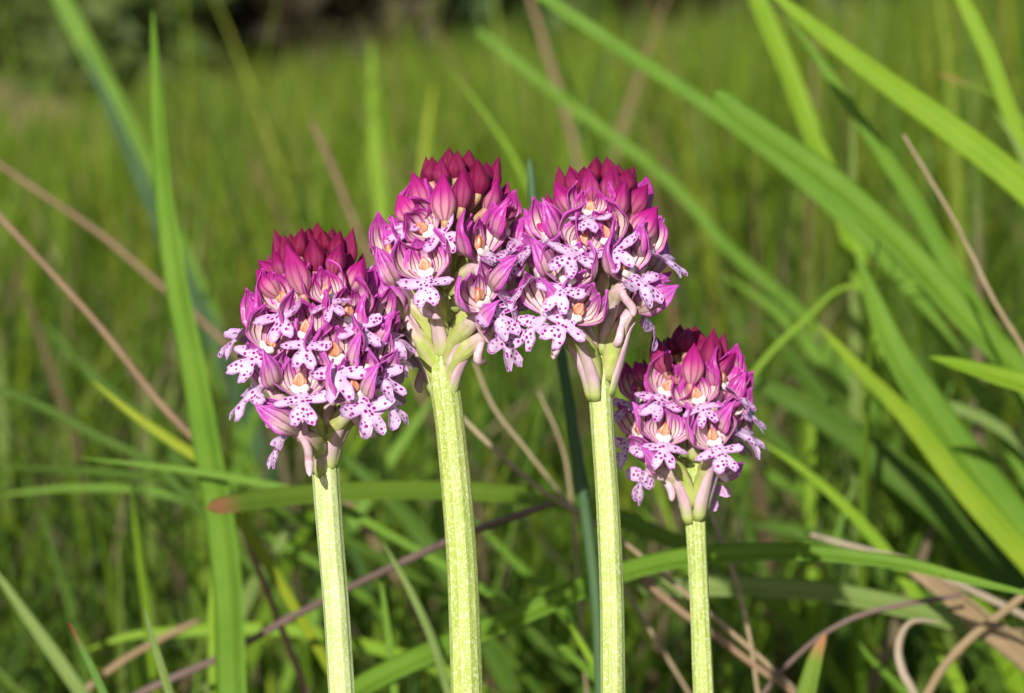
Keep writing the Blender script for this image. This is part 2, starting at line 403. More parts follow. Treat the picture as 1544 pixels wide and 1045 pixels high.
def tube(path, rad, nv=10, ribs=0, rib_amp=0, twist=0, name='tube', ridge=None):
    path = np.asarray(path, float); n = len(path)
    t = np.gradient(path, axis=0); t /= np.linalg.norm(t, axis=1, keepdims=True)
    up = np.array([0.02, -1.0, 0.05]); v, uv = [], []
    for i in range(n):
        a = np.cross(up, t[i]); a /= np.linalg.norm(a); b = np.cross(t[i], a)
        for j in range(nv):
            ph = 2 * math.pi * j / nv + twist * i / (n - 1)
            rr = rad[i] * (1 + rib_amp * math.cos(ribs * 2 * math.pi * j / nv)) if ridge is None else rad[i] * ridge[j]
            v.append(path[i] + (a * math.cos(ph) + b * math.sin(ph)) * rr); uv.append((j / nv, i / (n - 1)))
    f = grid_faces(n, nv, True); f.append(tuple(range(nv - 1, -1, -1))); f.append(tuple((n - 1) * nv + j for j in range(nv)))
    return mesh(name, v, f, uv)

rs = np.random.default_rng(3)
NVAR = 7
FL = []
for k in range(NVAR):
    H = rs.uniform(5.0, 5.8)
    FL.append(dict(
        dorsal=sepal_mesh(0, 47, 1.0, H * .92, .0, .25, rs, 'dorsal'),
        left=sepal_mesh(-72, 47, 1.05, H * rs.uniform(.98, 1.12), rs.uniform(-.3, .35), .3, rs, 'lat'),
        right=sepal_mesh(72, 47, 1.05, H * rs.uniform(.98, 1.12), rs.uniform(-.3, .35), .3, rs, 'lat'),
        pl=sepal_mesh(-34, 24, .84, H * .82, -.15, .35, rs, 'petal'),
        pr=sepal_mesh(34, 24, .84, H * .82, -.15, .35, rs, 'petal')))
LIPS = [lip_mesh(rs) for _ in range(9)]
SPUR = []
for k in range(3):
    pts = np.array([(0, .2, .2), (0, .9, -.6), (rs.uniform(-.5, .5), 1.1, -2.2), (rs.uniform(-1, 1), .8 + rs.uniform(-.3, .4), -4.0), (rs.uniform(-1.2, 1.2), .5, -5.2)])
    p = smooth_path(pts, 16); SPUR.append(tube(p * MM, np.interp(np.linspace(0, 1, 16), [0, .3, .8, .95, 1], [.65, .5, .56, .4, .12]) * MM, 10, name='spur'))
for d_ in FL:
    for m_ in d_.values(): m_.materials.append(M['sepal'])
for m_ in LIPS: m_.materials.append(M['lip'])
for m_ in SPUR: m_.materials.append(M['spur'])

def bud_mesh(rs):
    nu, nv = 24, 30; a = rs.uniform(0, 6, 3); bx, by = rs.uniform(-.4, .4, 2)
    v, uv = [], []
    prof = [(0, .34), (.08, .62), (.2, .88), (.33, 1.0), (.46, .95), (.6, .77), (.74, .53), (.86, .29), (.95, .10), (1, .015)]
    for i in range(nu):
        s = i / (nu - 1); r0 = float(sm_prof(s, prof)) if s < .97 else float(interp(s, prof))
        for j in range(nv):
            ph = 2 * math.pi * j / nv
            f = ((j / nv * 3 + a[0] + .25 * s) % 1.0)      # three overlapping sepals
            step = .16 * (f - .5) * math.sin(math.pi * min(1, s * 1.1 + .05))
            keel = .13 * math.cos(2 * math.pi * (f - .5)) * (.4 + s)
            r = r0 * (1 + step + keel) + .015 * math.sin(5 * ph + 8 * s + a[1])
            v.append((r * math.cos(ph) + bx * s * s, r * math.sin(ph) * .9 + by * s * s, s)); uv.append((j / nv, s))
    f = grid_faces(nu, nv, True); f.append(tuple(range(nv - 1, -1, -1))); f.append(tuple((nu - 1) * nv + j for j in range(nv)))
    me = mesh('bud', v, f, uv); me.materials.append(M['bud']); return me
BUDS = [bud_mesh(rs) for _ in range(8)]

def sheet_along(path, nrm_hint, halfw, cup, nv=7, name='bract'):
    """leaf-like two-layer sheet along a path"""
    path = np.asarray(path, float); n = len(path)
    t = np.gradient(path, axis=0); t /= np.linalg.norm(t, axis=1, keepdims=True)
    g = np.zeros((n, nv, 3))
    for i in range(n):
        a = np.cross(t[i], nrm_hint); a /= np.linalg.norm(a); b = np.cross(a, t[i])
        for j, c in enumerate(np.linspace(-1, 1, nv)):
            g[i, j] = path[i] + a * halfw[i] * c - b * cup * halfw[i] * c * c
    return shell(g / MM, .10, n, nv, name)

# ------------------------------------------------------------------ orchids
def bez(p, n):
    p = np.asarray(p, float); t = np.linspace(0, 1, n)[:, None]
    return (1 - t)**3 * p[0] + 3 * (1 - t)**2 * t * p[1] + 3 * (1 - t) * t**2 * p[2] + t**3 * p[3]

def orchid(label, depth, crop, stem_px, axis_px, flowers, buds, tone, R0, fscale=1.0, back_seed=0):
    rs = np.random.default_rng(100 + back_seed)
    cx0, cy0, ck = crop
    to_px = lambda x, y: (cx0 + x * ck, cy0 + y * ck)
    pxmm = 1544 / (FRAME * 1000) * D0 / depth            # photograph pixels per millimetre at that depth
    # stem path: through the photograph, then down to the ground
    low = P(stem_px[-1][0], stem_px[-1][1], depth)
    foot = Vector((low.x + (low.x - P(stem_px[-2][0], stem_px[-2][1], depth).x) * .5, low.y - .012, -.004))
    tg = (low - P(stem_px[-2][0], stem_px[-2][1], depth)).normalized()
    q1, q2 = low + tg * .012, low + tg * .030
    foot = Vector((q2.x + tg.x * .06, q2.y - .004, -.004)); root_xy = foot
    pts = [foot, foot.lerp(q2, .33), foot.lerp(q2, .66), q2, q1]
    root = obj('orchid', None); root.location = (foot.x, foot.y, 0)
    tag(root, label, 'orchid', 'tridentate orchids in bloom')
    rl = Vector(root.location)
    wpx = [p[2] for p in stem_px]
    for x, y, wd in reversed(stem_px):
        pts.append(P(x, y, depth))
    base_r = [wpx[-1] / 2 / pxmm * k for k in (1.3, 1.2, 1.12, 1.04, 1.01)] + [wd / 2 / pxmm for wd in reversed(wpx)]
    for i, (x, y) in enumerate(axis_px):
        pts.append(P(x, y, depth)); base_r.append(wpx[0] / 2 / pxmm * (.78, .6, .42, .22)[min(i, 3)])
    n = 130
    path = smooth_path([np.array(p - rl) for p in pts], n); rr = smooth_path([[r] for r in base_r], n)[:, 0] * MM
    nv = 44; ph = np.arange(nv) / nv * 2 * math.pi + rs.uniform(0, 6)
    ridge = 1 + .035 * np.cos(5 * ph) + .02 * np.cos(11 * np.arange(nv) / nv * 2 * math.pi) + .012 * np.cos(22 * np.arange(nv) / nv * 2 * math.pi)
    st = tube(path, rr, nv, ridge=ridge, twist=.35, name='stem')
    obj('stem', st, M['stem'], root, color=(tone, 0, 0, 1))
    # axis as a function of pixel row
    ax = [(y, x) for x, y in axis_px] + [(y, x) for x, y, _ in stem_px]; ax.sort()
    axx = lambda y: float(np.interp(y, [a for a, _ in ax], [b for _, b in ax]))
    ys = [to_px(f[0], f[1])[1] for f in flowers]; y0, y1 = min(ys), max(ys)
    stem_top = stem_px[0][1]

    def add_flower(o, yaw, pitch, roll, sc, stg, k):
        rot = Matrix.Rotation(R(yaw), 4, 'Z') @ Matrix.Rotation(R(-pitch), 4, 'X') @ Matrix.Rotation(R(-roll), 4, 'Y')
        sc *= 1.08; hs = rs.uniform(1.02, 1.12); tl = 7 + 20 * min(1, max(0, (abs(yaw) - 40) / 35)); TL = Matrix.Rotation(R(tl), 4, 'X'); mw = Matrix.Translation(o) @ rot @ Matrix.Scale(sc, 4)
        fl = obj('flower', None, parent=root, mw=Matrix.Translation(-rl) @ mw); fl.empty_display_size = .001
        var = FL[k % NVAR]; c = (stg, rs.uniform(), 0, 1)
        wob = lambda: Matrix.Rotation(R(rs.uniform(-7, 7)), 4, 'Z') @ Matrix.Rotation(R(rs.uniform(-6, 6)), 4, 'X') @ Matrix.Rotation(R(rs.uniform(-6, 6)), 4, 'Y')
        for nm, key in (('sepal', 'dorsal'), ('sepal', 'left'), ('sepal', 'right'), ('petal', 'pl'), ('petal', 'pr')):
            obj(nm, var[key], None, fl, TL @ wob() @ Matrix.Diagonal((hs * .94, hs * .95, hs * 1.02, 1)), c)
        lp = LIPS[(k * 5 + int(rs.integers(0, 3))) % len(LIPS)]
        obj('lip', lp, None, fl, wob() @ Matrix.Scale(rs.uniform(.82, .93), 4), (max(0, stg - .25) * .6, 0, 0, 1))
        obj('column', COLUMN, None, fl, Matrix.Identity(4)); obj('anther', ANTHER, None, fl, Matrix.Rotation(R(tl * .6), 4, 'X'))
        obj('spur', SPUR[k % 3], None, fl, wob(), c)
        # ovary, from the stem to the throat
        inv = mw.inverted()
        # find the axis point a few millimetres lower
        cam_y = 522.5 - ((o - Vector((0, 0, CAM_H))).dot(Vector((0, -SP, CP)))) * 1544 / (FRAME / D0 * depth)
        drop = (92 if stg < .5 else 60) * rs.uniform(.9, 1.15)
        yb = min(cam_y + drop, stem_top + rs.uniform(-8, 14))
        A = P(axx(yb), yb, depth)
        outd = (o - A); outd.z = 0
        outd = outd.normalized() if outd.length > 1e-6 else Vector((0, -1, 0))
        A2 = A + outd * .0012
        back = mw @ Vector((0, .0022, -.0012)); end = mw @ Vector((0, .0003, .0002))
        hz = max(.001, o.z - A.z); pth = bez([A2, A2 + Vector((0, 0, hz * .62)) + outd * .0008, back - Vector((0, 0, hz * .22)), end], 18)
        rad = np.interp(np.linspace(0, 1, 18), [0, .15, .45, .8, 1], [.95, 1.15, 1.2, .8, .55]) * MM * sc
        iv = np.array(inv); loc = pth @ iv[:3, :3].T + iv[:3, 3]
        ov = tube(loc, rad / sc, 12, 3, .10, 2.2, 'ovary')
        obj('ovary', ov, M['ovary'], fl)
        # bract under it
        L = (o - A).length
        od = np.array(outd); B0 = np.array(A) + od * .0020 - np.array([0, 0, .0022])
        bp = smooth_path([B0, pth[1] + od * .0016, pth[5] + od * .0019, pth[9] + od * .0020 + np.array([0, 0, .0006]), pth[11] + od * .0026 + np.array([0, 0, .0012])], 14)
        hw = np.interp(np.linspace(0, 1, 14), [0, .2, .5, .8, 1], [1.0, 1.2, .85, .36, .04]) * MM * .95
        bm = sheet_along(bp - np.array(rl), np.array(outd), hw, .55)
        obj('bract', bm, M['bract'], root)

    k = int(rs.integers(0, 5))
    for f in flowers:
        x, y, yaw, pitch, roll, sc = f[:6]; px, py = to_px(x, y)
        dx = (px - axx(py)) / pxmm
        fr = (py - y0) / max(1, y1 - y0)
        Rr = R0 * (.72 + .33 * min(1, fr * 1.6))
        t = math.sqrt(max(0, Rr**2 - dx**2)) if abs(yaw) < 100 else -math.sqrt(max(0, Rr**2 - dx**2)) * .4
        if len(f) > 6: t = f[6]
        o = P(px, py, depth - t * MM)
        off = Matrix.Rotation(R(yaw), 4, 'Z') @ Matrix.Rotation(R(-pitch), 4, 'X') @ Matrix.Rotation(R(-roll), 4, 'Y') @ Vector((0, -.0005, .0015))
        stg = min(1, max(0, .78 - 1.15 * fr + rs.uniform(-.06, .06)))
        add_flower(o - off * sc, yaw, pitch, roll, sc * fscale, stg, k); k += 1
    # the far side of the spike
    nb = 7
    for i in range(nb):
        fr = (i + .5) / nb; yaw = 180 + (-62, 15, 60, -25, 45, -50, 5)[i]; py = y0 + 18 + fr * (y1 - y0 - 40)
        c = P(axx(py), py, depth); Rr = R0 * (.72 + .33 * min(1, fr * 1.6)) * .82
        add_flower(c + Vector((math.sin(R(yaw)), -math.cos(R(yaw)), 0)) * Rr * MM, yaw, 0, rs.uniform(-15, 15), .9 * fscale, min(1, .8 - fr), k); k += 1
    # buds
    def add_bud(tip, base, wd, stg, k):
        tip = tip + (tip - base) * .05; d = tip - base; L = d.length; wd *= .88
        q = d.to_track_quat('Z', 'Y').to_matrix().to_4x4() @ Matrix.Rotation(rs.uniform(0, 6.28), 4, 'Z')
        mw = Matrix.Translation(base - rl) @ q @ Matrix.Diagonal((wd / 2 * MM, wd / 2 * MM, L, 1))
        obj('bud', BUDS[k % len(BUDS)], None, root, mw, (min(1, max(0, stg + rs.uniform(-.05, .05))), 0, 0, 1))
        # stalk of the bud
        cam_y = 522.5 - ((base - Vector((0, 0, CAM_H))).dot(Vector((0, -SP, CP)))) * 1544 / (FRAME / D0 * depth)
        yb = cam_y + 34; A = P(axx(yb), yb, depth)
        pth = bez([A, A.lerp(base, .3) + Vector((0, 0, .001)), base - d * .35, base + d * .04], 9) - np.array(rl)
        obj('bud_stalk', tube(pth, np.linspace(.75, .55, 9) * MM, 8, name='bud_stalk'), M['budstalk'], root)
    for i, b in enumerate(buds):
        tx, ty, bx, by, wd, stg, t = b
        tp, bp = to_px(tx, ty), to_px(bx, by)
        add_bud(P(*tp, depth - (t * .85) * MM), P(*bp, depth - t * MM), wd, stg, i + back_seed)
    topx, topy = axis_px[-1]
    for i in range(9):
        a = R(180 + (-75, -40, -5, 35, 72, -55, 20, 55, -20)[i]); z = (0, 18, 4, 14, 2, 40, 36, 44, 50)[i]
        rr_ = 4.2 + z * .05
        c = P(topx, topy + 22 + z, depth); o = Vector((math.sin(a), -math.cos(a), 0))
        add_bud(c + o * (rr_ + .9) * MM + Vector((0, 0, .0052)), c + o * rr_ * MM, 2.8, .1 + z * .008, i)
    # two basal leaves clasping the stem near the ground
    for i, a in enumerate((rs.uniform(0, 3), rs.uniform(3, 6))):
        o = Vector((math.cos(a), math.sin(a), 0)); s0 = Vector((0, 0, .004)) + o * .001
        pth = bez([s0, s0 + Vector((0, 0, .03)) + o * .008, o * .04 + Vector((0, 0, .05)), o * .07 + Vector((0, 0, .035))], 16)
        hw = np.interp(np.linspace(0, 1, 16), [0, .3, .6, 1], [.004, .009, .009, .0005])
        obj('leaf', sheet_along(pth, np.array([0, 0, 1.0]) + np.array(o) * .2, hw, -.2, name='leaf'), M['basal'], root)
    return root

M['basal'] = m_blade('basal_leaf', (.05, .12, .03), (.08, .17, .04))
orchid('orchid with the palest stem and a broad spike of many open spotted flowers', .316, (310, 320, .402),
       [(489, 690, 41), (497, 800, 40), (507, 920, 39), (515, 1045, 40)], [(486, 650), (482, 560), (477, 450), (474, 385)],
       [(455, 300, 5, 12, 12, .8), (290, 330, -20, 8, 22, .92), (375, 440, -2, 4, 0, .92), (235, 490, -30, 0, -28, .97), (352, 640, 0, 5, 3, 1.02),
        (487, 530, 10, -5, 8, 1.04), (545, 380, 36, 0, 12, .95), (640, 420, 62, 8, 5, .95), (565, 665, 30, -4, 14, 1.0), (300, 800, -82, -22, 0, .98),
        (175, 410, -68, 12, 0, .95), (215, 615, -66, 0, -8, 1), (650, 650, 66, -6, 6, 1), (620, 560, 52, 0, 5, 1), (665, 480, 82, 0, 0, .92, 2.0)],
       [(408, 92, 415, 225, 3.4, .1, 4.5), (322, 125, 365, 310, 3.9, .6, 6.3), (502, 118, 478, 235, 3.3, .25, 5), (350, 62, 350, 170, 2.9, 0, 0), (455, 68, 450, 150, 2.6, 0, -2),
        (420, 42, 418, 140, 2.7, 0, -3), (495, 72, 490, 175, 2.9, .05, 1), (298, 88, 305, 205, 2.9, .15, 1), (380, 60, 385, 140, 2.7, 0, -2), (325, 82, 330, 170, 2.5, .05, -3),
        (532, 138, 515, 235, 2.9, .1, 0), (260, 146, 292, 245, 2.9, .4, 1.5), (218, 172, 272, 265, 3.3, .5, 0), (188, 222, 270, 315, 4, .75, 3.5), (598, 186, 540, 295, 4.3, .8, 3.5),
        (470, 62, 470, 150, 2.5, 0, -5), (440, 140, 445, 240, 3.0, .15, 3)], .95, 9.6, back_seed=1)
orchid('orchid with the thickest yellow-green ribbed stem and a loose tall spike', .322, (530, 210, .3636),
       [(668, 560, 44), (678, 640, 43), (688, 740, 44), (697, 860, 45), (704, 1045, 47)], [(672, 500), (681, 430), (690, 340), (694, 275)],
       [(305, 370, 18, 8, 52, .9), (303, 530, -5, 6, 12, .97), (145, 470, -66, 12, 0, 1.0), (545, 440, 52, 10, 10, 1.0), (640, 365, 72, 8, 0, .95), (545, 655, 42, 2, 22, 1),
        (630, 585, 68, -14, 0, 1), (610, 760, 58, -20, 10, 1), (190, 690, -112, 0, 0, 1, 1.5), (235, 850, -130, -14, 0, .95), (160, 575, -88, 0, 0, .95, 2), (255, 305, -42, 10, 0, .85), (690, 440, 84, 4, 0, .92, -1)],
       [(410, 36, 400, 150, 2.7, 0, -3), (438, 50, 435, 165, 2.9, .05, 2), (488, 46, 490, 140, 2.7, 0, -2), (545, 90, 525, 228, 3.6, .1, 4.5), (562, 96, 560, 190, 2.7, .1, 0),
        (328, 76, 330, 180, 2.8, .1, 0), (378, 83, 370, 190, 2.9, .15, 1), (474, 122, 457, 285, 3.6, .25, 5.8), (263, 136, 312, 285, 3.4, .6, 3.5), (375, 146, 387, 338, 4.2, .75, 6.4),
        (612, 168, 560, 290, 3.7, .6, 2.5), (677, 238, 628, 345, 3.4, .5, 0), (722, 348, 680, 430, 3.2, .5, -1), (196, 236, 260, 340, 4.0, .8, 3)], .12, 9.6, back_seed=2)
orchid('orchid with a straight green stem and dark pointed buds above striped flowers', .320, (770, 220, .354),
       [(904, 575, 35), (909, 660, 34), (916, 760, 35), (922, 900, 36), (924, 1045, 37)], [(902, 520), (900, 440), (898, 350), (897, 290)],
       [(340, 265, 0, 12, 0, .78), (300, 410, -10, 6, -28, .97), (410, 378, 8, 6, 22, .97), (245, 548, -20, 0, -12, .97), (280, 705, -20, -4, -32, .97), (500, 515, 46, 2, 15, .97),
        (575, 665, 96, -26, 0, 1.02, 3), (590, 430, 64, 14, 0, .92), (150, 365, -68, 6, 0, .95), (115, 520, -76, 0, 0, .95), (145, 690, -62, -6, -10, 1)],
       [(365, 48, 355, 150, 2.9, .05, -2), (423, 50, 420, 160, 2.9, .05, -1), (470, 80, 462, 170, 2.5, .05, -3), (249, 90, 275, 212, 3.3, .25, 1.5), (303, 90, 310, 180, 2.7, .1, -1),
        (328, 96, 345, 240, 3.3, .35, 4.2), (432, 88, 415, 235, 3.5, .35, 4.2), (509, 98, 485, 200, 3.0, .1, 1), (186, 162, 255, 292, 4, .7, 3.2), (568, 160, 510, 290, 3.5, .4, 3),
        (472, 148, 450, 312, 3.7, .5, 5.4), (622, 262, 530, 400, 4.5, .85, 3.5), (103, 296, 190, 382, 3.5, .75, 0)], .40, 9.2, back_seed=3)
orchid('smallest and shortest orchid on a slender stem with few open flowers', .333, (910, 480, .287),
       [(1047, 752, 31), (1051, 830, 29), (1056, 930, 29), (1061, 1045, 31)], [(1045, 700), (1043, 640), (1042, 580), (1041, 540)],
       [(495, 405, 5, 6, 16, .86), (332, 365, -15, 6, -22, .92), (320, 600, 0, 5, -8, .92), (580, 625, 12, 6, 12, .92), (640, 330, 58, 10, 0, .88), (680, 545, 62, -4, 8, .92),
        (235, 755, -72, -20, -8, .92), (180, 600, -68, -5, 0, .92), (585, 820, 125, -45, 0, .8), (180, 400, -64, 6, 0, .88), (700, 425, 80, 4, 0, .88, 1)],
       [(395, 36, 400, 150, 2.7, .05, -2), (438, 48, 430, 182, 3.1, .1, 1), (482, 40, 495, 150, 2.9, .05, -1), (594, 62, 545, 262, 3.7, .15, 3.2), (270, 102, 330, 282, 3.7, .3, 3.2),
        (468, 136, 460, 345, 3.7, .7, 5.4), (678, 175, 580, 300, 3.3, .4, 1.5), (166, 230, 230, 330, 3.3, .7, 1), (340, 98, 375, 195, 2.7, .1, -1), (540, 88, 520, 200, 2.7, .1, 0)], .25, 7.6, back_seed=4)

# ------------------------------------------------------------------ single blades, stalks and dead leaves that can be told apart
GREEN = {
 'bright': m_blade('blade_bright', (.20, .36, .018), (.26, .42, .028)),
 'mid': m_blade('blade_mid', (.13, .27, .022), (.19, .34, .035)),
 'deep': m_blade('blade_deep', (.075, .155, .016), (.105, .20, .022)),
 'blue': m_blade('blade_bluish', (.085, .17, .065), (.12, .215, .09)),
 'pale': m_blade('blade_pale', (.20, .30, .07), (.27, .37, .10)),
 'yellow': m_blade('blade_yellow', (.28, .37, .018), (.37, .43, .028)),
 'lime': m_blade('blade_lime', (.20, .34, .018), (.31, .42, .025)),
 'browntip': m_blade('blade_brown_tip', (.15, .27, .025), (.21, .32, .035), ((.48, .24, .10), .008, .03)),
 'redtip': m_blade('blade_red_tip', (.12, .26, .04), (.17, .31, .06), ((.25, .05, .03), .0, .03)),
 'straw': m_blade('straw', (.30, .22, .12), (.44, .35, .21), rough=.6, trans=.1),
 'brown': m_blade('brown_stalk', (.20, .125, .070), (.32, .215, .125), rough=.6, trans=.05),
 'grey': m_blade('grey_stalk', (.13, .085, .070), (.22, .15, .125), rough=.7, trans=.02),
 'dead': m_blade('dead_leaf', (.24, .165, .085), (.38, .275, .15), rough=.65, trans=.15),
 'palestraw': m_blade('pale_straw', (.34, .27, .18), (.48, .39, .28), rough=.6, trans=.12)}

def strand(name, label, cat, px, width, d, mat, roundish=False, twist=0.0, taper='tip', fold=.22, root_first=False, extend=True):
    """px runs from the tip to the root end; widths in photograph pixels; d = depth in metres (one, or tip and root)"""
    if root_first: px = px[::-1]
    n = 46
    dd = np.linspace(d[0], d[1], len(px)) if isinstance(d, tuple) else [d] * len(px)
    p3 = [np.array(P(x, y, q)) for (x, y), q in zip(px, dd)]
    L = sum(np.linalg.norm(b - a) for a, b in zip(p3, p3[1:]))
    t = p3[-1] - p3[-2]; t /= np.linalg.norm(t)
    wmm = width / 1544 * FRAME / D0 * float(np.mean(dd))
    if extend:
        h = p3[-1][2]
        tz = min(t[2], 0)
        drift = np.array([t[0], t[1], 0]) * h * .55 + np.array([0, .02, 0])
        foot = np.array([p3[-1][0], p3[-1][1], 0]) + drift; foot[2] = -.006
        c = bez([p3[-1], p3[-1] + t * h * .4, foot + np.array([0, 0, h * .45]), foot], 7)[1:]
        p3 = p3 + list(c)
    seg = [0] + list(np.cumsum([np.linalg.norm(b - a) for a, b in zip(p3, p3[1:])])); tot = seg[-1]
    path = smooth_path(p3, n * 2); s = np.linspace(0, 1, n * 2)
    arc = np.r_[0, np.cumsum(np.linalg.norm(np.diff(path, axis=0), axis=1))]; f = arc / arc[-1]; vis = arc / L
    if taper == 'tip': wp = np.interp(vis, [0, .04, .15, .4, .75, 1.0, 3], [.05, .22, .5, .82, 1, 1, .8])
    elif taper == 'blunt': wp = np.interp(vis, [0, .012, .04, .1, 1, 3], [.1, .6, .85, .95, 1, .8])
    else: wp = np.interp(f, [0, .02, .9, 1], [.55, .8, 1, 1])
    root = path[-1].copy()
    pl = path - root
    if roundish:
        rad = np.maximum(wp * wmm / 2, .00012)
        rad = rad * (1 + .12 * np.sin(f * 23 + len(label)) * .5) + .35 * wmm / 2 * np.exp(-((vis - .62) / .012)**2)
        me = tube(pl, rad, 10, name=name)
        uv = me.uv_layers['UVMap']
    else:
        tt = np.gradient(pl, axis=0); tt /= np.linalg.norm(tt, axis=1, keepdims=True)
        nv = 7; top = np.zeros((len(pl), nv, 3)); bot = top.copy()
        for i in range(len(pl)):
            view = path[i] - np.array([0, 0, CAM_H]); view /= np.linalg.norm(view)
            a = np.cross(tt[i], view); a /= max(1e-6, np.linalg.norm(a)); b = np.cross(a, tt[i])
            tw = R(twist) * (1 + .5 * math.sin(3 * f[i])) ; a, b = a * math.cos(tw) + b * math.sin(tw), b * math.cos(tw) - a * math.sin(tw)
            for j, c in enumerate(np.linspace(-1, 1, nv)):
                hw = wp[i] * wmm / 2 / max(.6, math.cos(tw))
                q = pl[i] + a * hw * c + b * hw * fold * (abs(c)**.8) + b * hw * .05 * math.sin(f[i] * 60 + c * 2)
                top[i, j] = q; bot[i, j] = q + b * max(.00006, .00022 * (1 - abs(c) * .7))
        g = grid_faces(len(pl), nv); N = len(pl) * nv
        fcs = g + [tuple(x + N for x in reversed(q)) for q in g]
        for i in range(len(pl) - 1):
            for j in (0, nv - 1):
                q = (i * nv + j, (i + 1) * nv + j, (i + 1) * nv + j + N, i * nv + j + N); fcs.append(q if j else q[::-1])
        uu, vv = np.meshgrid(np.linspace(0, 1, nv), f)
        uvs = np.tile(np.stack([uu.ravel(), vv.ravel()], 1), (2, 1))
        me = mesh(name, np.vstack([top.reshape(-1, 3), bot.reshape(-1, 3)]), fcs, uvs)
    o = obj(name, me, GREEN[mat], mw=Matrix.Translation(Vector(root)))
    tag(o, label, cat, 'grass and stalks around the orchids')
    return o

